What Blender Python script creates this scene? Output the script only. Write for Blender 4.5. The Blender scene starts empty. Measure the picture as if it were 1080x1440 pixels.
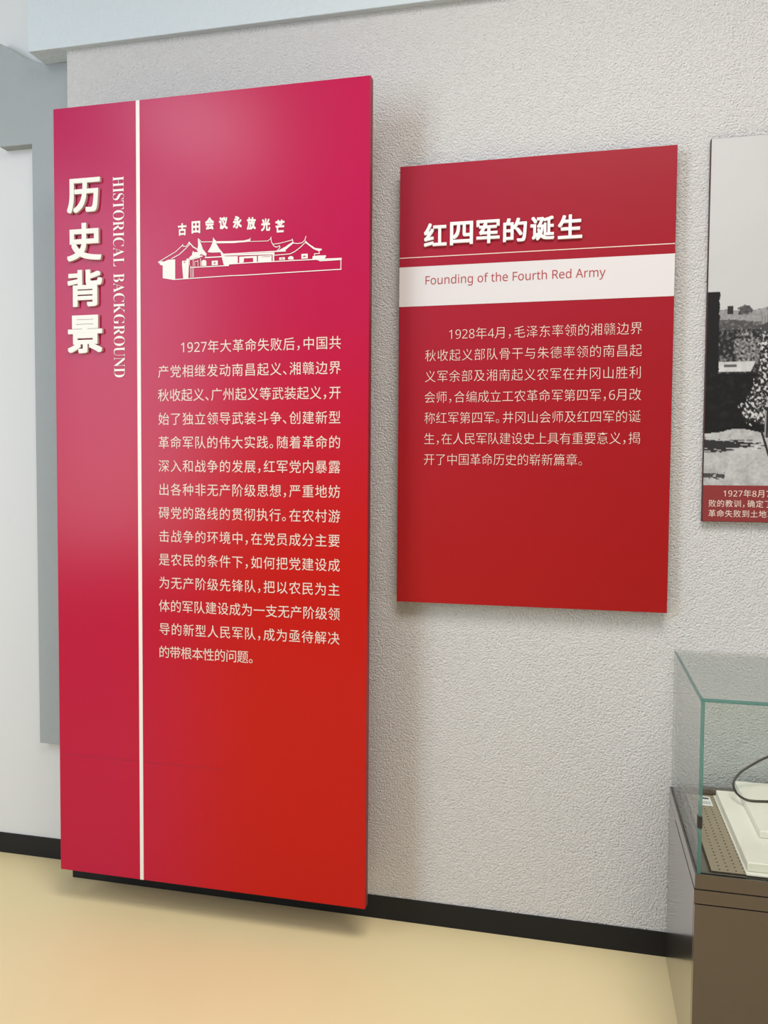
import bpy, bmesh, math, random
from mathutils import Matrix, Vector, noise

scene = bpy.context.scene
COL = scene.collection

# ------------------------------------------------------------------ camera
RIGHT = Vector((0.97300981, 0.23063824, 0.00761019))
UP = Vector((-0.01768486, 0.04164592, 0.99897591))
FWD = Vector((-0.23008511, 0.97214794, -0.04460069))
cam_data = bpy.data.cameras.new('camera')
cam_data.sensor_fit = 'VERTICAL'
cam_data.sensor_height = 36.0
cam_data.lens = 1158.75 * 36.0 / 1440.0
cam_data.clip_start = 0.05
cam = bpy.data.objects.new('camera', cam_data)
COL.objects.link(cam)
m = Matrix((( RIGHT.x, UP.x, -FWD.x, 0.0),
            ( RIGHT.y, UP.y, -FWD.y, -2.65694),
            ( RIGHT.z, UP.z, -FWD.z, 1.5),
            (0, 0, 0, 1)))
cam.matrix_world = m
scene.camera = cam

# ------------------------------------------------------------------ world, lights, exposure
world = bpy.data.worlds.new('world')
scene.world = world
world.use_nodes = True
bgn = world.node_tree.nodes['Background']
bgn.inputs[0].default_value = (0.90, 0.95, 1.0, 1)
bgn.inputs[1].default_value = 0.30

def area_light(name, loc, target, sx, sy, power, color, spread=180):
    l = bpy.data.lights.new(name, 'AREA')
    l.shape = 'RECTANGLE'
    l.size, l.size_y = sx, sy
    l.energy = power
    l.color = color
    l.spread = math.radians(spread)
    o = bpy.data.objects.new(name, l)
    COL.objects.link(o)
    o.location = loc
    o.rotation_euler = (Vector(target) - Vector(loc)).to_track_quat('-Z', 'Y').to_euler()
    return o

# daylight from the windows on the left of the hall and the ceiling panels
area_light('window_light', (-3.85, -4.1, 2.35), (-0.4, 0.0, 1.6), 1.35, 3.0, 102, (0.76, 0.88, 1.0))
area_light('ceiling_panel_light', (-2.7, -3.3, 4.12), (-1.2, -1.0, 0.6), 0.8, 0.8, 34, (0.80, 0.90, 1.0))
area_light('ceiling_panel_light', (0.35, -2.1, 4.12), (0.35, -1.8, 0.0), 1.8, 1.3, 78, (1.0, 0.97, 0.94), 140)

vs = scene.view_settings
scene.display_settings.display_device = 'sRGB'
vs.view_transform = 'Standard'
vs.look = 'None'
vs.gamma = 1.0
vs.use_curve_mapping = False
vs.exposure = 0.04

# ------------------------------------------------------------------ helpers
def lin(r, g, b):
    f = lambda c: (c / 255.0) / 12.92 if c <= 10 else (((c / 255.0) + 0.055) / 1.055) ** 2.4
    return (f(r), f(g), f(b), 1.0)

def mat(name, color, rough=0.6, metal=0.0, spec=0.5, bump=None, mottle=0.0, mottle_scale=3.0):
    """principled material; bump = (scale, strength, distance)"""
    mt = bpy.data.materials.new(name)
    mt.use_nodes = True
    nt = mt.node_tree
    b = nt.nodes['Principled BSDF']
    b.inputs['Base Color'].default_value = color
    b.inputs['Roughness'].default_value = rough
    b.inputs['Metallic'].default_value = metal
    b.inputs['Specular IOR Level'].default_value = spec
    tc = nt.nodes.new('ShaderNodeTexCoord')
    if mottle > 0:
        n = nt.nodes.new('ShaderNodeTexNoise')
        n.inputs['Scale'].default_value = mottle_scale
        n.inputs['Detail'].default_value = 4
        nt.links.new(tc.outputs['Object'], n.inputs['Vector'])
        r = nt.nodes.new('ShaderNodeMapRange')
        r.inputs['To Min'].default_value = 1 - mottle
        r.inputs['To Max'].default_value = 1 + mottle
        nt.links.new(n.outputs['Fac'], r.inputs['Value'])
        mx = nt.nodes.new('ShaderNodeVectorMath'); mx.operation = 'SCALE'
        mx.inputs[0].default_value = color[:3]
        nt.links.new(r.outputs[0], mx.inputs['Scale'])
        nt.links.new(mx.outputs[0], b.inputs['Base Color'])
    if bump:
        n = nt.nodes.new('ShaderNodeTexNoise')
        n.inputs['Scale'].default_value = bump[0]
        n.inputs['Detail'].default_value = 3
        nt.links.new(tc.outputs['Object'], n.inputs['Vector'])
        bp = nt.nodes.new('ShaderNodeBump')
        bp.inputs['Strength'].default_value = bump[1]
        bp.inputs['Distance'].default_value = bump[2]
        nt.links.new(n.outputs['Fac'], bp.inputs['Height'])
        nt.links.new(bp.outputs[0], b.inputs['Normal'])
    return mt

def obj(name, me, parent=None, material=None, loc=None, label=None, cat=None, group=None, kind=None):
    o = bpy.data.objects.new(name, me)
    COL.objects.link(o)
    if loc is not None: o.location = loc
    if material is not None and me is not None: me.materials.append(material)
    if parent is not None: o.parent = parent
    if label: o['label'] = label
    if cat: o['category'] = cat
    if group: o['group'] = group
    if kind: o['kind'] = kind
    return o

def thing(name, loc, label, cat, group=None):
    return obj(name, None, None, None, loc, label, cat, group)

def mesh(name, verts, faces):
    me = bpy.data.meshes.new(name)
    me.from_pydata([tuple(v) for v in verts], [], faces)
    me.update()
    return me

def box_mesh(name, x0, x1, y0, y1, z0, z1, bevel=0.0, seg=2):
    bm = bmesh.new()
    vs_ = [bm.verts.new(p) for p in ((x0,y0,z0),(x1,y0,z0),(x1,y1,z0),(x0,y1,z0),(x0,y0,z1),(x1,y0,z1),(x1,y1,z1),(x0,y1,z1))]
    for f in ((0,3,2,1),(4,5,6,7),(0,1,5,4),(1,2,6,5),(2,3,7,6),(3,0,4,7)):
        bm.faces.new([vs_[i] for i in f])
    if bevel > 0:
        bmesh.ops.bevel(bm, geom=bm.edges[:], offset=bevel, segments=seg, profile=0.5, affect='EDGES')
    me = bpy.data.meshes.new(name)
    bm.to_mesh(me); bm.free()
    return me

def prism_mesh(name, outline, y0, y1, bevel=0.0):
    """outline: list of (x, z), extruded between y0 and y1"""
    bm = bmesh.new()
    a = [bm.verts.new((x, y0, z)) for x, z in outline]
    b = [bm.verts.new((x, y1, z)) for x, z in outline]
    n = len(a)
    bm.faces.new(a); bm.faces.new(list(reversed(b)))
    for i in range(n):
        bm.faces.new([a[(i+1) % n], a[i], b[i], b[(i+1) % n]])
    bmesh.ops.recalc_face_normals(bm, faces=bm.faces[:])
    if bevel > 0:
        bmesh.ops.bevel(bm, geom=bm.edges[:], offset=bevel, segments=2, profile=0.5, affect='EDGES')
    me = bpy.data.meshes.new(name)
    bm.to_mesh(me); bm.free()
    return me

# ------------------------------------------------------------------ materials
def stucco_material(name, color, dist, scale):
    mt = bpy.data.materials.new(name); mt.use_nodes = True
    nt = mt.node_tree; b = nt.nodes['Principled BSDF']
    b.inputs['Base Color'].default_value = color
    b.inputs['Roughness'].default_value = 0.85
    b.inputs['Specular IOR Level'].default_value = 0.25
    tc = nt.nodes.new('ShaderNodeTexCoord')
    n1 = nt.nodes.new('ShaderNodeTexNoise'); n1.inputs['Scale'].default_value = scale; n1.inputs['Detail'].default_value = 4; n1.inputs['Roughness'].default_value = 0.65
    n2 = nt.nodes.new('ShaderNodeTexVoronoi'); n2.inputs['Scale'].default_value = scale * 1.1; n2.feature = 'SMOOTH_F1'
    n2.inputs['Smoothness'].default_value = 0.6
    for n in (n1, n2): nt.links.new(tc.outputs['Object'], n.inputs['Vector'])
    ad = nt.nodes.new('ShaderNodeMath'); ad.operation = 'MULTIPLY_ADD'
    nt.links.new(n2.outputs['Distance'], ad.inputs[0]); ad.inputs[1].default_value = -0.5
    nt.links.new(n1.outputs['Fac'], ad.inputs[2])
    bp = nt.nodes.new('ShaderNodeBump'); bp.inputs['Strength'].default_value = 1.0; bp.inputs['Distance'].default_value = dist
    nt.links.new(ad.outputs[0], bp.inputs['Height']); nt.links.new(bp.outputs[0], b.inputs['Normal'])
    return mt

def panel_material(name, z_lo, z_hi, x_lo, x_hi, c_tl, c_tr, c_bl, c_br, rough, spec=0.25):
    """printed colour gradient of the board artwork, bilinear between four corner inks"""
    mt = bpy.data.materials.new(name); mt.use_nodes = True
    nt = mt.node_tree; b = nt.nodes['Principled BSDF']
    b.inputs['Roughness'].default_value = rough
    b.inputs['Specular IOR Level'].default_value = spec
    tc = nt.nodes.new('ShaderNodeTexCoord'); sp = nt.nodes.new('ShaderNodeSeparateXYZ')
    nt.links.new(tc.outputs['Object'], sp.inputs[0])
    def rng(sock, a, c):
        r = nt.nodes.new('ShaderNodeMapRange'); r.interpolation_type = 'SMOOTHSTEP'
        r.inputs['From Min'].default_value = a; r.inputs['From Max'].default_value = c
        nt.links.new(sock, r.inputs['Value']); return r.outputs[0]
    fx = rng(sp.outputs['X'], x_lo, x_hi); fz = rng(sp.outputs['Z'], z_lo, z_hi)
    def mix(f, a, c):
        mxn = nt.nodes.new('ShaderNodeMix'); mxn.data_type = 'RGBA'
        nt.links.new(f, mxn.inputs['Factor'])
        for s, v_ in ((6, a), (7, c)):
            if isinstance(v_, tuple): mxn.inputs[s].default_value = v_
            else: nt.links.new(v_, mxn.inputs[s])
        return mxn.outputs[2]
    top = mix(fx, c_tl, c_tr); bot = mix(fx, c_bl, c_br)
    nt.links.new(mix(fz, bot, top), b.inputs['Base Color'])
    return mt

M_STUCCO = stucco_material('cream_stucco', (0.735, 0.72, 0.72, 1), 0.0085, 165)
M_BLUEGREY = stucco_material('blue_grey_plaster', (0.36, 0.385, 0.395, 1), 0.0018, 60)
M_PALEGREY = stucco_material('pale_blue_grey_plaster', (0.60, 0.655, 0.70, 1), 0.0022, 70)
M_WHITE_WALL = mat('white_wall_paint', (0.67, 0.672, 0.68, 1), 0.8, bump=(40, 0.3, 0.0006))
M_CEIL = mat('white_ceiling_paint', (0.75, 0.75, 0.74, 1), 0.9)
M_FLOOR = mat('cream_vinyl_floor', (0.755, 0.62, 0.35, 1), 0.42, spec=0.4, bump=(9, 0.15, 0.003), mottle=0.05, mottle_scale=2.2)
M_SKIRT = mat('black_skirting', (0.008, 0.008, 0.009, 1), 0.5, spec=0.3)
M_LETTER = mat('ivory_acrylic', (0.80, 0.76, 0.70, 1), 0.45)
M_LETTER_SIDE = mat('ivory_acrylic_edge', (0.62, 0.50, 0.44, 1), 0.5)
M_INK = mat('pale_vinyl_lettering', (0.76, 0.60, 0.53, 1), 0.5)
M_WHITE_INK = mat('white_vinyl_artwork', (0.82, 0.76, 0.72, 1), 0.5)
M_TITLE_WHITE = mat('white_acrylic_lettering', (0.84, 0.82, 0.81, 1), 0.4)
M_RED_INK = mat('dark_red_ink', (0.38, 0.035, 0.04, 1), 0.5)
M_BAND = mat('pale_grey_band', (0.66, 0.62, 0.63, 1), 0.45)
M_BOARD_EDGE = mat('dark_board_edge', (0.05, 0.012, 0.014, 1), 0.6)
M_PANEL_EDGE = mat('dull_red_panel_edge', (0.24, 0.025, 0.035, 1), 0.5)
M_BRACKET = mat('dark_mounting_metal', (0.04, 0.04, 0.042, 1), 0.5, metal=0.6)

# ------------------------------------------------------------------ room shell
obj('floor', box_mesh('floor', -4.6, 3.6, -6.0, 0.9, -0.1, 0.0), None, M_FLOOR, kind='structure')
obj('ceiling', box_mesh('ceiling', -4.6, 3.6, -6.0, 0.9, 4.2, 4.3), None, M_CEIL, kind='structure')
obj('wall_back', box_mesh('wall_back', -1.8000, 3.5, 0.0, 0.6, 0.0, 4.2), None, M_STUCCO, kind='structure')
obj('wall_rear', box_mesh('wall_rear', -4.5, -1.8, 0.1104, 0.6, 0.0, 4.2), None, M_WHITE_WALL, kind='structure')
obj('wall_left', box_mesh('wall_left', -4.6, -4.5, -6.0, 0.6, 0.0, 4.2), None, M_WHITE_WALL, kind='structure')
obj('wall_right', box_mesh('wall_right', 3.5, 3.6, -6.0, 0.6, 0.0, 4.2), None, M_WHITE_WALL, kind='structure')
obj('wall_front', box_mesh('wall_front', -4.6, 3.6, -6.1, -6.0, 0.0, 4.2), None, M_WHITE_WALL, kind='structure')
obj('baseboard_back', box_mesh('baseboard_back', -1.8055, 3.5, -0.005, 0.02, 0.0, 0.0775, 0.0012), None, M_SKIRT, kind='structure')
obj('baseboard_left', box_mesh('baseboard_left', -4.5, -1.802, 0.1054, 0.13, 0.0, 0.0795, 0.0012), None, M_SKIRT, kind='structure')
# projecting pale beam across the top of the stucco wall
obj('trim_1', box_mesh('trim_1', -1.940, 3.5, -0.024, 0.0695, 2.999, 4.2, 0.002), None, M_PALEGREY, kind='structure',
    )
# grey raised frame on the recessed white wall: upright with a short arm to the left, its top edge swept up
out = [(-1.80, 0.4660), (-1.9925, 0.4660), (-1.9985, 2.7175), (-2.136, 2.7175), (-2.136, 3.100), (-2.129, 3.0962),
       (-2.1, 3.081), (-2.0687, 3.0612), (-2.0327, 3.0367), (-1.9848, 3.0162), (-1.93, 3.000), (-1.80, 3.000)]
obj('trim_2', prism_mesh('trim_2', out, 0.07, 0.1104, 0.0015), None, M_BLUEGREY, kind='structure')

# ------------------------------------------------------------------ lettering
_glyph = {}
def glyph(ch, offset=0.0, res=3):
    """flat outline fill of a character; a positive offset thickens the strokes by overlaying shifted copies"""
    if offset > 0:
        vs_, fs = glyph(ch, 0.0, res)
        V = []; F = []
        for k in range(8):
            a = math.pi / 4 * k; b = len(V)
            r = offset * (1.0 if k % 2 == 0 else 1.38)
            V += [(u + r * math.cos(a), w + r * math.sin(a)) for u, w in vs_]
            F += [tuple(i + b for i in f) for f in fs]
        return V, F
    key = (ch, offset)
    if key in _glyph: return _glyph[key]
    c = bpy.data.curves.new('glyph', 'FONT')
    c.body = ch; c.offset = offset; c.resolution_u = res; c.fill_mode = 'FRONT'
    o = bpy.data.objects.new('glyph', c)
    COL.objects.link(o)
    bpy.context.view_layer.update()
    me = o.evaluated_get(bpy.context.evaluated_depsgraph_get()).to_mesh()
    vs_ = [(v.co.x, v.co.y) for v in me.vertices]
    fs = [tuple(p.vertices) for p in me.polygons]
    o.evaluated_get(bpy.context.evaluated_depsgraph_get()).to_mesh_clear()
    COL.objects.unlink(o); bpy.data.objects.remove(o); bpy.data.curves.remove(c)
    _glyph[key] = (vs_, fs)
    return _glyph[key]

def solid_from_flat(vs2, fs, depth, copies=1):
    """flat (x, z) faces -> mesh data with front at y=0 and back at y=depth; overlaid copies are set a hair apart"""
    n = len(vs2); per = max(1, n // copies)
    V = [(x, 0.00006 * (i // per), z) for i, (x, z) in enumerate(vs2)]; F = [tuple(f) for f in fs]
    if depth > 0:
        V += [(x, depth + 0.00006 * (i // per), z) for i, (x, z) in enumerate(vs2)]
        cnt = {}
        for f in fs:
            for i in range(len(f)):
                a, b = f[i], f[(i+1) % len(f)]
                k = (min(a, b), max(a, b))
                cnt.setdefault(k, []).append((a, b))
        for k, l in cnt.items():
            if len(l) == 1:
                a, b = l[0]; F.append((b, a, a+n, b+n))
        F += [tuple(reversed([i+n for i in f])) for f in fs]
    return V, F

def digit(c):
    return chr(0x1D7E2 + ord(c) - 48) if c.isdigit() else c
HALF = {'，': 0.52, '、': 0.50, '。': 0.56}
def adv(ch):
    if ch in HALF: return HALF[ch]
    if ch.isdigit(): return 0.56
    return 1.0

def text_line(s, x0, x1, zc, size, y, parent, material, offset=0.0, squeeze=1.0):
    """one line of characters between x0 and x1, each glyph of em `size`, centred at height zc"""
    total = sum(adv(c) for c in s)
    em = (x1 - x0) / total
    V = []; F = []; x = x0
    for ch in s:
        vs_, fs = glyph(digit(ch), offset)
        b = len(V)
        gw = size * squeeze
        for (u, w) in vs_:
            V.append((x + (em - gw) * 0.5 * (1 if ch not in HALF else 0.3) + u * gw, y, zc + (w - 0.37) * size))
        F += [tuple(i + b for i in f) for f in fs]
        x += em * adv(ch)
    return obj('text_line', mesh('text_line', V, F), parent, material)

def raised_char(ch, box, y, depth, parent, material, offset, name='raised_character', side=None):
    (xa, za), (xb, zb) = box
    vs_, fs = glyph(ch, offset, 6)
    ux = [p[0] for p in vs_]; uz = [p[1] for p in vs_]
    sx = (xb - xa) / (max(ux) - min(ux)); sz = (zb - za) / (max(uz) - min(uz))
    v2 = [(xa + (u - min(ux)) * sx, za + (w - min(uz)) * sz) for u, w in vs_]
    V, F = solid_from_flat(v2, fs, depth, 8)
    V = [(a, b + y - depth, c) for a, b, c in V]
    me = mesh(name, V, F)
    o = obj(name, me, parent, material)
    if side is not None:
        me.materials.append(side)
        nf = len(fs)
        for i, p in enumerate(me.polygons):
            if i >= nf: p.material_index = 1
    return o

ILL_FILLS = [[(-1.3295, 2.1855), (-1.3091, 2.1927), (-1.2852, 2.1927), (-1.2855, 2.1296), (-1.2914, 2.1269), (-1.3297, 2.1346)], [(-1.3469, 2.1864), (-1.3403, 2.189), (-1.3281, 2.189), (-1.3295, 2.1751), (-1.3387, 2.1777), (-1.342, 2.1832)], [(-1.2608, 2.1864), (-1.2456, 2.1865), (-1.2456, 2.1923), (-1.2368, 2.1925), (-1.2369, 2.1755), (-1.2393, 2.128), (-1.2571, 2.1288), (-1.257, 2.17), (-1.2609, 2.1746)], [(-1.2051, 2.2536), (-1.2003, 2.2475), (-1.1955, 2.24), (-1.1875, 2.2191), (-1.1747, 2.2038), (-1.1763, 2.1986), (-1.1827, 2.199), (-1.1956, 2.2049), (-1.2084, 2.2158), (-1.2045, 2.2259)], [(-1.1523, 2.255), (-1.1444, 2.24), (-1.1317, 2.2189), (-1.1174, 2.2022), (-1.1159, 2.1963), (-1.1269, 2.2065), (-1.1572, 2.2072), (-1.1715, 2.2095), (-1.1603, 2.2263), (-1.1539, 2.2405)], [(-1.1523, 2.255), (-1.1482, 2.2489), (-1.1412, 2.2421), (-1.0874, 2.2396), (-1.0326, 2.2388), (-1.0279, 2.2425), (-1.0248, 2.2481), (-1.0257, 2.2347), (-1.0811, 2.2329), (-1.138, 2.2353), (-1.1475, 2.2402)], [(-0.9366, 2.199), (-0.9076, 2.2123), (-0.8848, 2.2252), (-0.8818, 2.2208), (-0.8984, 2.2089), (-0.9091, 2.201), (-0.9091, 2.1975)], [(-0.8424, 2.227), (-0.8288, 2.2149), (-0.8108, 2.2026), (-0.7883, 2.1986), (-0.7898, 2.1944), (-0.7987, 2.1921), (-0.8168, 2.2001), (-0.8318, 2.2123), (-0.8439, 2.2215)], [(-0.8182, 2.1776), (-0.7987, 2.1791), (-0.7748, 2.1781), (-0.7754, 2.1739), (-0.7807, 2.1672), (-0.7956, 2.1623), (-0.8196, 2.1701)], [(-0.7986, 2.1667), (-0.7243, 2.1679), (-0.7248, 2.1614), (-0.7956, 2.1609)], [(-1.1269, 2.2065), (-1.1143, 2.1991), (-1.1143, 2.1919), (-1.1017, 2.1651), (-1.1159, 2.1658), (-1.1165, 2.1891)], [(-1.1133, 2.193), (-1.0679, 2.1911), (-1.0679, 2.1686), (-1.0975, 2.1684), (-1.0975, 2.1626), (-1.1127, 2.1651)], [(-1.0629, 2.1891), (-1.0167, 2.189), (-1.0167, 2.1827), (-1.0629, 2.1834)], [(-1.0629, 2.1839), (-1.0466, 2.1837), (-1.0479, 2.171), (-1.0629, 2.1695)], [(-1.017, 2.189), (-1.003, 2.1888), (-1.003, 2.1693), (-1.0154, 2.1694)], [(-0.9996, 2.1887), (-0.9535, 2.1885), (-0.9535, 2.169), (-0.9995, 2.1691)], [(-0.9505, 2.1946), (-0.9455, 2.1949), (-0.9449, 2.1686), (-0.9504, 2.1683)], [(-1.1143, 2.1982), (-0.9443, 2.1966), (-0.9443, 2.1897), (-1.1143, 2.1948)], [(-1.1924, 2.1668), (-1.1924, 2.1814), (-1.1876, 2.1855), (-1.1796, 2.1851), (-1.1757, 2.1799), (-1.1758, 2.1665)], [(-1.1572, 2.181), (-1.1365, 2.1814), (-1.1359, 2.1668), (-1.1572, 2.1664)], [(-0.9283, 2.1792), (-0.91, 2.1796), (-0.9093, 2.1719), (-0.9283, 2.172)], [(-0.8984, 2.1719), (-0.899, 2.1782), (-0.8923, 2.1821), (-0.8847, 2.1811), (-0.881, 2.1767), (-0.881, 2.171)], [(-0.8553, 2.1867), (-0.8348, 2.1864), (-0.8341, 2.1719), (-0.8552, 2.1719)], [(-1.2326, 2.1981), (-1.2213, 2.2057), (-1.2226, 2.2157), (-1.218, 2.212), (-1.202, 2.2117), (-1.1949, 2.2064), (-1.1956, 2.2026), (-1.2213, 2.1999), (-1.1891, 2.1993), (-1.1898, 2.1953), (-1.2084, 2.1951), (-1.2294, 2.1909), (-1.2381, 2.192)]]
ILL_STROKES = [(0.00228, [(-1.3453, 2.1863), (-1.3156, 2.201), (-1.2828, 2.217), (-1.2584, 2.2362)]), (0.00228, [(-1.2584, 2.2391), (-1.2568, 2.2323), (-1.2454, 2.2317), (-1.2357, 2.2437)]), (0.00257, [(-1.2357, 2.2452), (-1.2348, 2.2363), (-1.2471, 2.2253), (-1.2699, 2.2074), (-1.2976, 2.1951)]), (0.00342, [(-1.2357, 2.2437), (-1.2212, 2.2283), (-1.2052, 2.2186), (-1.1827, 2.2028)]), (0.00228, [(-1.2035, 2.2536), (-1.1923, 2.2427), (-1.1555, 2.2412)]), (0.00171, [(-1.0248, 2.2346), (-0.9674, 2.2328), (-0.9591, 2.2374), (-0.9545, 2.244)]), (0.00228, [(-0.9564, 2.2421), (-0.9536, 2.2277), (-0.9459, 2.2158), (-0.9367, 2.2116), (-0.9275, 2.2162), (-0.9259, 2.2104), (-0.932, 2.2036), (-0.9366, 2.1996)]), (0.00342, [(-1.1159, 2.1995), (-1.0748, 2.1993), (-1.0185, 2.1997), (-0.9366, 2.199), (-0.9076, 2.1986)]), (0.00199, [(-0.949, 2.2217), (-0.926, 2.2233), (-0.8863, 2.231)]), (0.00228, [(-0.8854, 2.2343), (-0.8818, 2.2216), (-0.8681, 2.2191), (-0.853, 2.2206), (-0.8439, 2.2285), (-0.8404, 2.2396)]), (0.00228, [(-0.8439, 2.22), (-0.859, 2.2067), (-0.8771, 2.1949), (-0.8923, 2.1887), (-0.9443, 2.1872)]), (0.00228, [(-0.7972, 2.192), (-0.7963, 2.1849), (-0.8122, 2.1844), (-0.8122, 2.1773)]), (0.00285, [(-1.2295, 2.1636), (-1.1001, 2.163)]), (0.00257, [(-1.0991, 2.1629), (-1.0985, 2.1678)]), (0.00285, [(-1.0985, 2.1678), (-1.0185, 2.1684), (-0.8226, 2.1674), (-0.7257, 2.1663)]), (0.00228, [(-0.7266, 2.1652), (-0.727, 2.1326)]), (0.00257, [(-0.7258, 2.1331), (-1.0425, 2.1303), (-1.0969, 2.1309), (-1.2881, 2.1279)]), (0.00171, [(-1.2304, 2.1687), (-1.2296, 2.1311)]), (0.00143, [(-1.2253, 2.1611), (-1.2247, 2.1317)]), (0.00171, [(-1.2205, 2.1608), (-1.2205, 2.1324)]), (0.00342, [(-1.1796, 2.1924), (-1.119, 2.1921)]), (0.00171, [(-1.1757, 2.2053), (-1.1776, 2.1923)]), (0.00285, [(-1.2359, 2.188), (-1.1988, 2.194)]), (0.00171, [(-1.2213, 2.1902), (-1.2214, 2.1668)]), (0.00143, [(-1.2159, 2.1826), (-1.2159, 2.1665)]), (0.00143, [(-1.2159, 2.182), (-1.2053, 2.1826)]), (0.00171, [(-1.2052, 2.185), (-1.2046, 2.1674)]), (0.00199, [(-1.1956, 2.1903), (-1.195, 2.1669)]), (0.00171, [(-1.2343, 2.1894), (-1.2343, 2.1718)])]
SLOGAN_POS = [(-1.2598, 2.2863), (-1.212, 2.2904), (-1.1643, 2.2989), (-1.117, 2.2975), (-1.0692, 2.2975), (-1.0219, 2.291), (-0.9737, 2.2836), (-0.9261, 2.2765)]
TITLE_BOX = [[(-1.6722, 2.3598), (-1.5492, 2.4719)], [(-1.6739, 2.2029), (-1.5452, 2.3262)], [(-1.6728, 2.0522), (-1.5439, 2.173)], [(-1.6744, 1.8985), (-1.5451, 2.0239)]]
ILL_MARKS = [(-1.147, 2.1738, 0.0086, 0.00143), (-1.147, 2.1738, 0.0014, 0.00741), (-0.9191, 2.1753, 0.0074, 0.00114), (-0.9191, 2.1753, 0.0011, 0.00399), (-0.8453, 2.1788, 0.0114, 0.00143), (-0.8453, 2.1788, 0.0014, 0.00741), (-1.2521, 2.1815, 0.0046, 0.00285), (-1.2111, 2.1759, 0.004, 0.0114), (-0.972, 2.1849, 0.0285, 0.00085)]
CORD_PTS = [(0.5854, -0.1, 0.707), (0.5476, -0.1, 0.6932), (0.5089, -0.105, 0.6684), (0.471, -0.115, 0.6453), (0.4451, -0.135, 0.6186), (0.45, -0.16, 0.5971), (0.4674, -0.2055, 0.5958), (0.4946, -0.209, 0.5958), (0.5296, -0.2, 0.5958), (0.5868, -0.1905, 0.5958)]

# ------------------------------------------------------------------ tall red title panel
YL = -0.1863
LX0, LX1, LZ0, LZ1 = -1.7281, -0.6363, 0.1258, 2.7099
big = thing('title_panel', (-1.182, YL + 0.02, LZ0),
            'tall crimson-to-red standing title panel with raised ivory characters and vertical white stripe', 'panel')
M_BIG = panel_material('crimson_to_red_print', 1.05, 2.15, -0.40, 0.22,
                       (0.43, 0.007, 0.078, 1), (0.44, 0.008, 0.066, 1), (0.46, 0.006, 0.040, 1), (0.48, 0.008, 0.0045, 1), 0.25, 0.20)
def loc_child(o, parent):
    """child mesh was written in world coordinates: keep it there under its parent"""
    o.matrix_parent_inverse = Matrix.Translation(parent.location).inverted()
    return o
def P_BOX(name, parent, material, *a, **k):
    return loc_child(obj(name, box_mesh(name, *a, **k), parent, material), parent)

# body is modelled around its own origin so the printed gradient follows the board
cx_ = -1.182
bm_ = box_mesh('panel_body', LX0 - cx_, LX1 - cx_, -0.02, 0.012, 0, LZ1 - LZ0, 0.0015)
body = obj('panel_body', bm_, big, M_BIG)
bm_.materials.append(M_PANEL_EDGE)
for p in bm_.polygons:
    if abs(p.normal.x) > 0.9 and p.normal.x > 0: p.material_index = 1
P_BOX('mounting_frame', big, M_BRACKET, -1.52, -0.86, YL + 0.032, -0.001, 0.5, 2.3, bevel=0.004)
P_BOX('stripe', big, M_WHITE_INK, -1.4229, -1.4100, YL - 0.0012, YL, LZ0 + 0.001, LZ1 - 0.001)

TITLE = '历史背景'
for ch, bx in zip(TITLE, TITLE_BOX):
    loc_child(raised_char(ch, bx, YL, 0.011, big, M_LETTER, 0.027, side=M_LETTER_SIDE), big)

# vertical English heading, serif capitals turned clockwise
def serif_heading(word, x_lo, x_hi, z_top, z_bot):
    glyphs = []; pen = 0
    data = []
    for ch in word:
        if ch == ' ':
            pen += 0.42; continue
        g = chr(0x1D400 + ord(ch) - 65)
        vs_, fs = glyph(g, -0.012, 4)
        mn = min(p[0] for p in vs_); mx_ = max(p[0] for p in vs_)
        data.append((ch, vs_, fs, pen - mn))
        pen += (mx_ - mn) + 0.05
    width = pen - 0.05
    sc = (z_top - z_bot) / width
    for ch, vs_, fs, off in data:
        h = (x_hi - x_lo) / 0.70
        v2 = [(x_lo + w * h, z_top - (u + off) * sc) for u, w in vs_]
        V, F = solid_from_flat(v2, fs, 0.002)
        V = [(a, b + YL - 0.002, c) for a, b, c in V]
        loc_child(obj('serif_letter', mesh('serif_letter', V, F), big, M_WHITE_INK), big)
serif_heading('HISTORICAL BACKGROUND', -1.5075, -1.4665, 2.4715, 1.8170)

BODY = ['1927年大革命失败后，中国共', '产党相继发动南昌起义、湘赣边界', '秋收起义、广州起义等武装起义，开', '始了独立领导武装斗争、创建新型',
        '革命军队的伟大实践。随着革命的', '深入和战争的发展，红军党内暴露', '出各种非无产阶级思想，严重地妨', '碍党的路线的贯彻执行。在农村游',
        '击战争的环境中，在党员成分主要', '是农民的条件下，如何把党建设成', '为无产阶级先锋队，把以农民为主', '体的军队建设成为一支无产阶级领',
        '导的新型人民军队，成为亟待解决', '的带根本性的问题。']
for i, s in enumerate(BODY):
    x0 = -1.3500; x1 = -0.7230
    if i == 0: x0 = -1.270
    if i == 13: x1 = -1.0090
    loc_child(text_line(s, x0, x1, 1.9095 - 0.0770 * i, 0.0435, YL - 0.0008, big, M_INK, 0.0, 0.95), big)

# slogan and line drawing of the old meeting house
for ch, (px_, pz_) in zip('古田会议永放光芒', SLOGAN_POS):
    vs_, fs = glyph(ch, 0.042)
    ux = [p[0] for p in vs_]; uz = [p[1] for p in vs_]
    mx_ = (max(ux) + min(ux)) / 2; mz_ = (max(uz) + min(uz)) / 2
    wd = max(ux) - min(ux); hd = max(uz) - min(uz)
    per = len(vs_) // 8
    V = [(px_ + (u - mx_) * 0.0300 / wd, YL - 0.0010 - 0.00005 * (i // per), pz_ + (w - mz_) * 0.0390 / hd) for i, (u, w) in enumerate(vs_)]
    loc_child(obj('slogan_character', mesh('slogan_character', V, fs), big, M_WHITE_INK), big)

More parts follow.
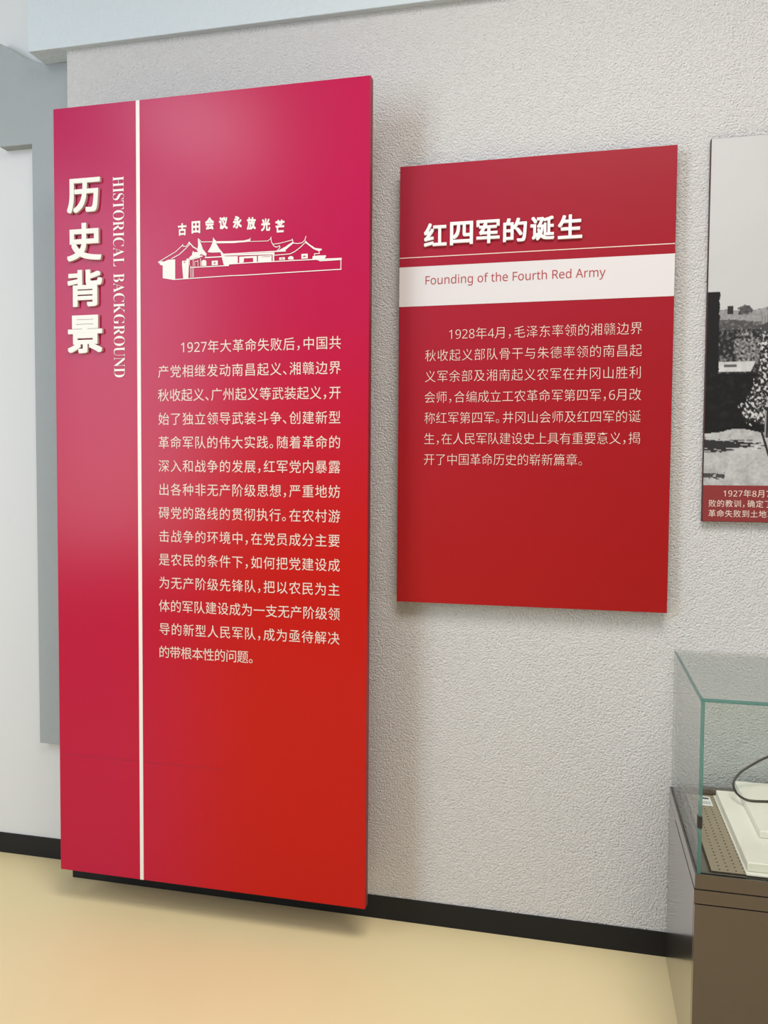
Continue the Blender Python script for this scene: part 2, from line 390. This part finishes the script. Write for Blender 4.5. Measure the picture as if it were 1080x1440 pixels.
def art_mesh():
    bm = bmesh.new()
    for k_, poly in enumerate(ILL_FILLS):
        vv = [bm.verts.new((x, YL - 0.0009 - 0.00002 * k_, z)) for x, z in poly]
        try:
            f = bm.faces.new(vv)
        except ValueError:
            continue
    bmesh.ops.triangulate(bm, faces=bm.faces[:], ngon_method='EAR_CLIP')
    bmesh.ops.split_edges(bm, edges=bm.edges[:])
    for k_, f in enumerate(bm.faces):
        for v_ in f.verts: v_.co.y = YL - 0.0006 - 0.000006 * k_
    cnt_ = 0
    for w, line in ILL_STROKES:
        for (xa, za), (xb, zb) in zip(line, line[1:]):
            dx, dz = xb - xa, zb - za; L = math.hypot(dx, dz) or 1e-6
            nx, nz = -dz / L * w / 2, dx / L * w / 2; ex, ez = dx / L * w * 0.35, dz / L * w * 0.35
            q = [(xa-ex+nx, za-ez+nz), (xb+ex+nx, zb+ez+nz), (xb+ex-nx, zb+ez-nz), (xa-ex-nx, za-ez-nz)]
            cnt_ += 1
            bm.faces.new([bm.verts.new((x, YL - 0.0014 - 0.000004 * cnt_, z)) for x, z in q])
    for f in bm.faces:
        f.normal_update()
        if f.normal.y > 0: f.normal_flip()
    me = bpy.data.meshes.new('house_drawing'); bm.to_mesh(me); bm.free()
    return me
o = obj('house_drawing', art_mesh(), big, M_WHITE_INK, label='white line drawing of a tiled-roof courtyard house')
loc_child(o, big)
# small red window marks inside the white windows of the drawing
def mark(xc, zc, w, h):
    P_BOX('drawing_window_bars', big, M_RED_INK, xc - w/2, xc + w/2, YL - 0.0022, YL - 0.0019, zc - h/2, zc + h/2)
for (a, b, w, h) in ILL_MARKS: mark(a, b, w, h)
P_BOX('panel_seam', big, mat('seam_red', (0.22, 0.008, 0.03, 1), 0.5), -1.7112, -1.12, YL - 0.0004, YL + 0.0002, 0.5308, 0.5317)

# ------------------------------------------------------------------ red information board
YS = -0.040
SX0, SX1, SZ0, SZ1 = -0.5747, 0.2656, 1.0882, 2.4844
sm = thing('information_board', (-0.1545, YS + 0.01, SZ0),
           'wide red wall board with pale band and white title, between tall panel and street photograph', 'board')
M_SMALL = panel_material('dark_red_print', 0.0, 1.35, -0.42, 0.42,
                         (0.34, 0.010, 0.034, 1), (0.30, 0.007, 0.020, 1), (0.37, 0.006, 0.007, 1), (0.33, 0.005, 0.006, 1), 0.38)
bm_ = box_mesh('board_face', SX0 + 0.1545, SX1 + 0.1545, -0.01, 0.008, 0, SZ1 - SZ0, 0.001)
obj('board_face', bm_, sm, M_SMALL)
bm_.materials.append(M_BOARD_EDGE)
for p in bm_.polygons:
    if p.normal.y > -0.9: p.material_index = 1
P_BOX('backing_block', sm, M_BRACKET, -0.42, 0.11, YS + 0.018, -0.0005, 1.30, 2.25, bevel=0.002)
P_BOX('pale_band', sm, M_BAND, SX0 + 0.0005, SX1 - 0.0005, YS - 0.0008, YS, 2.0408, 2.1662)
P_BOX('thin_line', sm, M_INK, SX0 + 0.0005, SX1 - 0.0005, YS - 0.0008, YS, 2.1942, 2.1968)
x = -0.4945
for i, ch in enumerate('红四军的诞生'):
    w = 0.0725
    xa = -0.4940 + i * 0.0833
    zb = 2.2980
    loc_child(raised_char(ch, ((xa, zb - 0.0720), (xa + w, zb)), YS, 0.008, sm, M_TITLE_WHITE, 0.022), sm)

def math_sans(t):
    return ''.join(chr(0x1D5A0 + ord(c) - 65) if 'A' <= c <= 'Z' else chr(0x1D5BA + ord(c) - 97) if 'a' <= c <= 'z' else chr(0x1D7E2 + ord(c) - 48) if c.isdigit() else c for c in t)

def latin_line(s, x0, x1, cap, zbase, y, parent, material, offset=0.0):
    c_v, c_f = glyph(s, offset, 5)
    ux = [p[0] for p in c_v]
    hv, _f = glyph(math_sans('F'), offset, 5)
    hcap = max(p[1] for p in hv)
    sx = (x1 - x0) / (max(ux) - min(ux)); sz = cap / hcap
    V = [(x0 + (u - min(ux)) * sx, y, zbase + w * sz) for u, w in c_v]
    return obj('text_line', mesh('text_line', V, c_f), parent, material)
loc_child(latin_line(math_sans('Founding of the Fourth Red Army'), -0.4890, 0.0660, 0.0265, 2.1080, YS - 0.0014, sm, M_RED_INK), sm)

BODY2 = ['1928年4月，毛泽东率领的湘赣边界', '秋收起义部队骨干与朱德率领的南昌起', '义军余部及湘南起义农军在井冈山胜利', '会师，合编成立工农革命军第四军，6月改',
         '称红军第四军。井冈山会师及红四军的诞', '生，在人民军队建设史上具有重要意义，揭', '开了中国革命历史的崭新篇章。']
for i, s in enumerate(BODY2):
    x0 = -0.4900; x1 = 0.1785
    if i == 0: x0 = -0.4150
    if i == 6: x1 = 0.0150
    loc_child(text_line(s, x0, x1, 1.9490 - 0.0662 * i, 0.0405, YS - 0.0008, sm, M_INK, -0.012, 0.94), sm)

# ------------------------------------------------------------------ old photograph board at the right
YP = -0.020
PX0, PX1, PZ0, PZ1 = 0.3611, 1.0600, 1.3683, 2.5011
ph = thing('photo_board', (0.71, YP + 0.01, PZ0),
           'black and white street photograph board with a dark red caption strip, at the right edge', 'board')
P_BOX('board_back', ph, M_BOARD_EDGE, PX0, PX1, YP + 0.0008, -0.0002, PZ0, PZ1)

def smooth(a, b, t):
    t = max(0.0, min(1.0, (t - a) / (b - a))); return t * t * (3 - 2 * t)
def fbm(x, y, s, o=0.0):
    return noise.fractal(Vector((x * s, y * s, o)), 1.0, 2.0, 4)
def photo_tone(u, h):
    """grey value of the printed street view; u metres from the left edge, h metres below the top"""
    H = 1.025
    t = 0.53 - 0.04 * smooth(0, 0.8, h) + 0.01 * fbm(u, h, 6)
    sky_end = 0.475
    # far hills and roofs
    if h > 0.503 + 0.012 * fbm(u, 1, 14): t = 0.22 + 0.18 * fbm(u, h, 60)
    if 0.505 < h < 0.560 and 0.03 < u < 0.17 + (h-0.505)*0.6:           # low tiled roofs in the middle distance
        t = 0.27 + 0.08 * fbm(u, h, 90) if h < 0.530 + 0.12 * abs(u - 0.06) else 0.07 + 0.16 * max(0, fbm(u, h, 120))
    if 0.056 < u < 0.072 and 0.492 < h < 0.515: t = 0.03
    if math.hypot((u-0.105)/1.5, h-0.505) < 0.014 + 0.008 * fbm(u, h, 90): t = 0.08 + 0.06 * fbm(u, h, 150)
    # receding shed roofs
    for k in range(3):
        ya = 0.590 - 0.9 * (u - 0.08) * 0.42 + k * 0.022
        if 0.09 + k * 0.012 < u < 0.17 and abs(h - ya) < 0.005: t = 0.40 + 0.1 * fbm(u, h, 90)
    # hedge-like trees behind the road
    if 0.560 < h < 0.70 and u > 0.03:
        t = 0.02 + 0.22 * max(0, fbm(u, h, 110) + 0.3 * fbm(u, h, 30))
    if math.hypot((u - 0.115), (h - 0.62) * 0.8) < 0.040 + 0.02 * fbm(u, h, 40): t = 0.16 + 0.28 * fbm(u, h, 140)
    # sunlit road strip
    if 0.655 < h < 0.685 and 0.035 < u < 0.125 + 0.4 * (0.685 - h): t = 0.50 + 0.08 * fbm(u, h, 60)
    if 0.662 < h < 0.672 and 0.05 < u < 0.085: t = 0.10
    # house at right with pitched roof
    if u > 0.150:
        e = 0.500 - (u - 0.150) * 0.50
        if u > 0.175: e = min(e, 0.462)
        if h > e + 0.025 and h < 0.66:
            t = 0.06 + 0.10 * max(0, fbm(u, h, 40))
            if h < e + 0.050: t = 0.20 + 0.1 * (1 if (u * 130) % 1 < .5 else 0)
    # dark tree mass and hedge at left
    if u < 0.034 + 0.004 * fbm(1, h, 60) and h > 0.448: t = 0.012
    if h > 0.690 and h < 0.864 + 0.006 * fbm(u, 3, 20): t = 0.010 + 0.012 * max(0, fbm(u, h, 50))
    # foliage crowns catching the light
    crown = [(0.180, 0.775, 0.060), (0.145, 0.800, 0.035), (0.21, 0.72, 0.070), (0.205, 0.62, 0.060), (0.118, 0.795, 0.020), (0.30, 0.68, 0.12), (0.42, 0.62, 0.12)]
    for (a, b, r) in crown:
        d = math.hypot(u - a, (h - b) * 0.85) + 0.018 * fbm(u, h, 55, 5)
        if d < r:
            n_ = fbm(u, h, 125, 2) + 0.35 * fbm(u, h, 45, 7)
            t = 0.02 + 0.52 * smooth(-0.05, 0.38, n_)
    # path
    edge = 0.868 - 0.014 * math.exp(-((u - 0.095) / 0.05) ** 2) + 0.003 * fbm(u, 9, 60)
    if h > edge: t = 0.42 + 0.10 * fbm(u, h, 30) + 0.05 * fbm(u, h, 120)
    if u < 0.17 and abs(h - 0.902 - 0.006 * fbm(u, h, 18)) < 0.020 * (1 - u / 0.18) + 0.014 * fbm(u * 0.35, h * 3, 70): t = 0.03
    if u < 0.06 and abs(h - 0.995) < 0.006 + 0.01 * fbm(u, h * 3, 50): t = 0.06
    # pole and trunk
    if abs(u - (0.158 + 0.30 * (h - 0.86))) < 0.0035 and h > 0.86: t = 0.03
    if abs(u - 0.172) < 0.005 and 0.80 < h < 0.88: t = 0.25 if u < 0.171 else 0.03
    return max(0.008, min(0.75, t))

def photo_mesh():
    w = PX1 - PX0 - 0.004; top = PZ1 - 0.001; bot = 1.4775
    nx = 230; nz = 380
    xs = [(i / nx) for i in range(nx + 1)]
    xs = [0.34 * t if t <= 0.6 else 0.34*0.6 + (w - 0.34*0.6) * (t - 0.6) / 0.4 for t in xs]
    zs = [(1 - j / nz) for j in range(nz + 1)]
    V = []; F = []; C = []
    for j in range(nz + 1):
        z = bot + (top - bot) * zs[j]
        for i in range(nx + 1):
            V.append((PX0 + 0.002 + xs[i], YP, z))
            g = photo_tone(xs[i], top - z)
            C += [g * 1.0, g * 0.985, g * 1.0, 1.0]
    for j in range(nz):
        for i in range(nx):
            a = j * (nx + 1) + i
            F.append((a, a + nx + 1, a + nx + 2, a + 1))
    me = mesh('photo_print', V, F)
    at = me.color_attributes.new('tone', 'FLOAT_COLOR', 'POINT')
    at.data.foreach_set('color', C)
    return me
M_PHOTO = bpy.data.materials.new('printed_photograph'); M_PHOTO.use_nodes = True
nt = M_PHOTO.node_tree; bs = nt.nodes['Principled BSDF']; bs.inputs['Roughness'].default_value = 0.5; bs.inputs['Specular IOR Level'].default_value = 0.2
at = nt.nodes.new('ShaderNodeVertexColor'); at.layer_name = 'tone'
nt.links.new(at.outputs['Color'], bs.inputs['Base Color'])
loc_child(obj('photo_print', photo_mesh(), ph, M_PHOTO, label='monochrome print of a village street with trees'), ph)
M_CAPTION = mat('caption_red', (0.22, 0.022, 0.024, 1), 0.5)
P_BOX('caption_strip', ph, M_CAPTION, PX0 + 0.002, PX1 - 0.002, YP - 0.0002, YP + 0.0008, PZ0 + 0.001, 1.4775)
def caption(s, x0, zc, size):
    V = []; F = []; x = x0
    for ch in s:
        vs_, fs = glyph(digit(ch), 0.0); b = len(V)
        for (u, w) in vs_: V.append((x + u * size * 0.96, YP - 0.0010, zc + (w - 0.37) * size))
        F += [tuple(i + b for i in f) for f in fs]
        x += size * {True: 0.58, False: 1.0}[ch.isdigit()] * (0.62 if ch in HALF else 1.0)
    loc_child(obj('text_line', mesh('text_line', V, F), ph, M_INK), ph)
caption('1927年8月7日', 0.4185, 1.4535, 0.0245)
caption('败的教训，确定了实', 0.3785, 1.4230, 0.0235)
caption('革命失败到土地革命', 0.3785, 1.3930, 0.0235)

# ------------------------------------------------------------------ glass display case
M_BRONZE = mat('bronze_brown_metal', (0.085, 0.066, 0.056, 1), 0.25, metal=0.6, spec=0.5)
M_BRONZE.node_tree.nodes['Principled BSDF'].inputs['Coat Weight'].default_value = 1.0
M_BRONZE.node_tree.nodes['Principled BSDF'].inputs['Coat Roughness'].default_value = 0.16
M_BRONZE_DARK = mat('dark_seam', (0.015, 0.012, 0.010, 1), 0.7)
M_PLATE = mat('taupe_perforated_metal', (0.31, 0.255, 0.18, 1), 0.5, metal=0.2)
def glass_material():
    mt = bpy.data.materials.new('clear_glass'); mt.use_nodes = True
    nt = mt.node_tree
    for n in list(nt.nodes): nt.nodes.remove(n)
    out_ = nt.nodes.new('ShaderNodeOutputMaterial'); mx = nt.nodes.new('ShaderNodeMixShader'); half = nt.nodes.new('ShaderNodeMath'); half.operation = 'MULTIPLY'; half.inputs[1].default_value = 0.95
    tr = nt.nodes.new('ShaderNodeBsdfTransparent'); gl = nt.nodes.new('ShaderNodeBsdfGlossy')
    fr = nt.nodes.new('ShaderNodeFresnel'); fr.inputs[0].default_value = 1.4
    ge = nt.nodes.new('ShaderNodeNewGeometry'); im = nt.nodes.new('ShaderNodeMapRange')
    im.inputs['To Min'].default_value = 1.4; im.inputs['To Max'].default_value = 1 / 1.4
    nt.links.new(ge.outputs['Backfacing'], im.inputs['Value']); nt.links.new(im.outputs[0], fr.inputs[0])
    tr.inputs[0].default_value = (0.975, 0.988, 0.982, 1); gl.inputs['Roughness'].default_value = 0.02
    nt.links.new(fr.outputs[0], half.inputs[0]); nt.links.new(half.outputs[0], mx.inputs[0]); nt.links.new(tr.outputs[0], mx.inputs[1]); nt.links.new(gl.outputs[0], mx.inputs[2])
    nt.links.new(mx.outputs[0], out_.inputs[0])
    return mt
M_GLASS = glass_material()
M_GLASS_EDGE = mat('green_glass_edge', (0.075, 0.215, 0.195, 1), 0.2, spec=0.6)
def see_through(mt, amount, tint):
    nt = mt.node_tree; o_ = nt.nodes['Material Output']; p_ = nt.nodes['Principled BSDF']
    t_ = nt.nodes.new('ShaderNodeBsdfTransparent'); t_.inputs[0].default_value = tint
    x_ = nt.nodes.new('ShaderNodeMixShader'); x_.inputs[0].default_value = amount
    nt.links.new(p_.outputs[0], x_.inputs[1]); nt.links.new(t_.outputs[0], x_.inputs[2]); nt.links.new(x_.outputs[0], o_.inputs[0])
see_through(M_GLASS_EDGE, 0.35, (0.55, 0.75, 0.70, 1))

CX, CY, CT, CP = 0.2887, -0.5847, 0.9726, 0.5432
CX1 = 1.55
case = thing('display_case', (0.92, -0.29, 0.0), 'brown metal museum display case with a clear glass hood, against the wall at the right', 'display case')
# carcass: open at the top so the deck sits inside
P_BOX('base_cabinet', case, M_BRONZE, CX, CX1, CY + 0.016, -0.006, 0.0, 0.5055, bevel=0.001)
P_BOX('front_door', case, M_BRONZE, CX + 0.0005, CX1 - 0.0005, CY, CY + 0.0145, 0.004, 0.4690, bevel=0.001)
# wedge-shaped apron under the rim
def apron():
    bm = bmesh.new()
    L = [(CY, 0.4715), (CY, 0.5045), (-0.17, 0.5045)]
    V = [bm.verts.new((xx, y_, z_)) for xx in (CX - 0.0012, CX1 + 0.0012) for y_, z_ in L]
    bm.faces.new(V[:3]); bm.faces.new(V[3:][::-1])
    for i in range(3): bm.faces.new([V[i], V[(i+1) % 3], V[3+(i+1) % 3], V[3+i]])
    bmesh.ops.recalc_face_normals(bm, faces=bm.faces[:])
    me = bpy.data.meshes.new('apron'); bm.to_mesh(me); bm.free(); return me
loc_child(obj('apron', apron(), case, M_BRONZE), case)
P_BOX('rim_groove', case, M_BRONZE_DARK, CX + 0.002, CX1 - 0.002, CY + 0.002, -0.007, 0.5040, 0.5085)
# rim: four rails around the deck
def rim():
    bm = bmesh.new()
    W = 0.017
    def bx(x0, x1, y0, y1, z0, z1):
        vv = [bm.verts.new(p) for p in ((x0,y0,z0),(x1,y0,z0),(x1,y1,z0),(x0,y1,z0),(x0,y0,z1),(x1,y0,z1),(x1,y1,z1),(x0,y1,z1))]
        for f in ((0,3,2,1),(4,5,6,7),(0,1,5,4),(1,2,6,5),(2,3,7,6),(3,0,4,7)): bm.faces.new([vv[i] for i in f])
    bx(CX, CX1, CY, CY + W, 0.508, CP); bx(CX, CX1, -0.006 - W, -0.006, 0.508, CP)
    bx(CX, CX + W, CY + W, -0.006 - W, 0.508, CP); bx(CX1 - W, CX1, CY + W, -0.006 - W, 0.508, CP)
    me = bpy.data.meshes.new('rim'); bm.to_mesh(me); bm.free(); return me
loc_child(obj('rim', rim(), case, M_BRONZE), case)
P_BOX('deck', case, M_BRONZE, CX + 0.017, CX1 - 0.017, CY + 0.017, -0.023, 0.515, 0.5340)
P_BOX('rear_rail', case, M_BRONZE, CX + 0.02, CX1 - 0.02, -0.050, -0.024, 0.534, 0.5600, bevel=0.001)

def pane(x0, x1, y0, y1, z0, z1):
    me = box_mesh('glass_pane', x0, x1, y0, y1, z0, z1)
    o = loc_child(obj('glass_pane', me, case, M_GLASS), case)
    me.materials.append(M_GLASS_EDGE)
    d = (x1 - x0, y1 - y0, z1 - z0); k = d.index(min(d))
    for p in me.polygons:
        if abs(p.normal[k]) < 0.5 and p.normal.y < 0.5 and not (y0 > CY + 0.1): p.material_index = 1
    return o
GT = 0.009; GX0 = CX + 0.004; GX1 = CX1 - 0.004; GY0 = CY + 0.003; GY1 = -0.008
pane(GX0 + GT, GX1 - GT, GY0, GY0 + GT, CP, CT - GT)
pane(GX0 + GT, GX1 - GT, GY1 - GT, GY1, CP, CT - GT)
pane(GX0, GX0 + GT, GY0, GY1, CP, CT - GT)
pane(GX1 - GT, GX1, GY0, GY1, CP, CT - GT)
pane(GX0, GX1, GY0, GY1, CT - GT, CT)
P_BOX('glass_lock', case, M_BRACKET, GX0 - 0.001, GX0 + 0.010, GY0 - 0.002, GY0 + 0.012, 0.655, 0.684, bevel=0.001)

# perforated plate lying on the deck, real holes
def perforated():
    x0, x1, y0, y1, zt, th = 0.3295, 0.700, -0.5605, -0.056, 0.5450, 0.0030
    V = []; F = []
    cols = [0.3497 + 0.01885 * k for k in range(18)]
    px_ = 0.01885; py_ = 0.0191
    ys = [-0.5480 + py_ * k for k in range(25)]
    xa, xb = cols[0] - px_ / 2, cols[-1] + px_ / 2
    ya, yb = ys[0] - py_ / 2, ys[-1] + py_ / 2
    def quad(a, b, c, d):
        n = len(V); V.extend([(a, c, zt), (b, c, zt), (b, d, zt), (a, d, zt)]); F.append((n, n+1, n+2, n+3))
    r = 0.0026
    for i, cx in enumerate(cols):
        for j, cy in enumerate(ys):
            if i > 3: 
                quad(cx - px_/2, cx + px_/2, cy - py_/2, cy + py_/2); continue
            n = len(V)
            sq = [(-1,-1),(0,-1),(1,-1),(1,0),(1,1),(0,1),(-1,1),(-1,0)]
            for sx, sy in sq: V.append((cx + sx*px_/2, cy + sy*py_/2, zt))
            for k in range(8):
                a = math.radians(-135 + 45 * k); V.append((cx + r*math.cos(a), cy + r*math.sin(a), zt))
            for k in range(8): V.append((V[n+8+k][0], V[n+8+k][1], zt - th))
            for k in range(8):
                k2 = (k + 1) % 8
                F.append((n+k, n+k2, n+8+k2, n+8+k)); F.append((n+8+k, n+8+k2, n+16+k2, n+16+k))
    quad(x0, xa, y0, y1); quad(xb, x1, y0, y1); quad(xa, xb, y0, ya); quad(xa, xb, yb, y1)
    n = len(V)
    V.extend([(x0,y0,zt),(x1,y0,zt),(x1,y1,zt),(x0,y1,zt),(x0,y0,zt-0.009),(x1,y0,zt-0.009),(x1,y1,zt-0.009),(x0,y1,zt-0.009)])
    for a, b in ((0,1),(1,2),(2,3),(3,0)): F.append((n+a, n+b, n+4+b, n+4+a))
    me = mesh('perforated_plate', V, F)
    me.materials.append(M_PLATE); me.materials.append(M_BRONZE_DARK)
    for p in me.polygons:
        if abs(p.normal.z) < 0.5: p.material_index = 1
    return me
loc_child(obj('perforated_plate', perforated(), case), case)
P_BOX('plate_underside', case, M_BRONZE_DARK, 0.332, 0.698, -0.558, -0.058, 0.5342, 0.5365)

# white stepped display blocks
M_CREAM = mat('cream_white_acrylic', (0.80, 0.78, 0.68, 1), 0.4)
sheet = obj('mounting_sheet', box_mesh('mounting_sheet', -0.45, 0.45, -0.2525, 0.2525, 0, 0.0035, 0.0006), None, M_CREAM,
            (0.4075 + 0.45, -0.3145, 0.5452), 'thin cream sheet lying flat under the white blocks inside the glass case', 'sheet')
blk = obj('display_block', box_mesh('display_block', -0.44, 0.44, -0.237, 0.237, 0, 0.0230, 0.003, 3), None, M_CREAM,
          (0.4115 + 0.44, -0.3160, 0.5490), 'larger lower white display block inside the glass case', 'display block')
blk2 = obj('display_block', box_mesh('display_block', -0.40, 0.40, -0.180, 0.180, 0, 0.0200, 0.003, 3), None, M_CREAM,
           (0.4690 + 0.40, -0.2230, 0.5722), 'smaller upper white display block stacked on the lower one in the case', 'display block')

# paper label with barcode, lying on the plate
tag = thing('paper_label', (0.384, -0.105, 0.5452), 'small white barcode sticker on the perforated plate at the back of the case', 'label')
P_BOX('paper', tag, mat('white_paper', (0.78, 0.78, 0.76, 1), 0.7), 0.362, 0.3955, -0.142, -0.070, 0.5453, 0.5458)
M_BLACK = mat('black_print', (0.02, 0.02, 0.022, 1), 0.6)
def bars():
    V = []; F = []; random.seed(4); x = 0.3655
    while x < 0.392:
        w = random.choice((0.0006, 0.001, 0.0016)); n = len(V)
        V += [(x, -0.132, 0.5460), (x + w, -0.132, 0.5460), (x + w, -0.108, 0.5460), (x, -0.108, 0.5460)]; F.append((n, n+1, n+2, n+3))
        x += w + random.choice((0.0008, 0.0014))
    return mesh('barcode', V, F)
loc_child(obj('barcode', bars(), tag, mat('grey_print', (0.30, 0.30, 0.30, 1), 0.7)), tag)
P_BOX('print_line', tag, M_BLACK, 0.372, 0.391, -0.092, -0.080, 0.5458, 0.5461)

# black cord loop standing on the upper block
cu = bpy.data.curves.new('cord_path', 'CURVE'); cu.dimensions = '3D'; cu.bevel_depth = 0.0034; cu.bevel_resolution = 4; cu.use_fill_caps = True
pts = CORD_PTS
spl = cu.splines.new('NURBS'); spl.points.add(len(pts) - 1); spl.use_endpoint_u = True; spl.order_u = 4
for p, q in zip(spl.points, pts): p.co = (*q, 1)
tmp = bpy.data.objects.new('tmp', cu); COL.objects.link(tmp); bpy.context.view_layer.update()
me = bpy.data.meshes.new_from_object(tmp.evaluated_get(bpy.context.evaluated_depsgraph_get()))
me.name = 'black_cord'; COL.objects.unlink(tmp); bpy.data.objects.remove(tmp)
for p in me.polygons: p.use_smooth = True
me.materials.clear()
obj('black_cord', me, None, mat('black_rubber', (0.012, 0.011, 0.010, 1), 0.35), None, 'black rubber cord bent in a loop on the white blocks inside the glass case', 'cord')
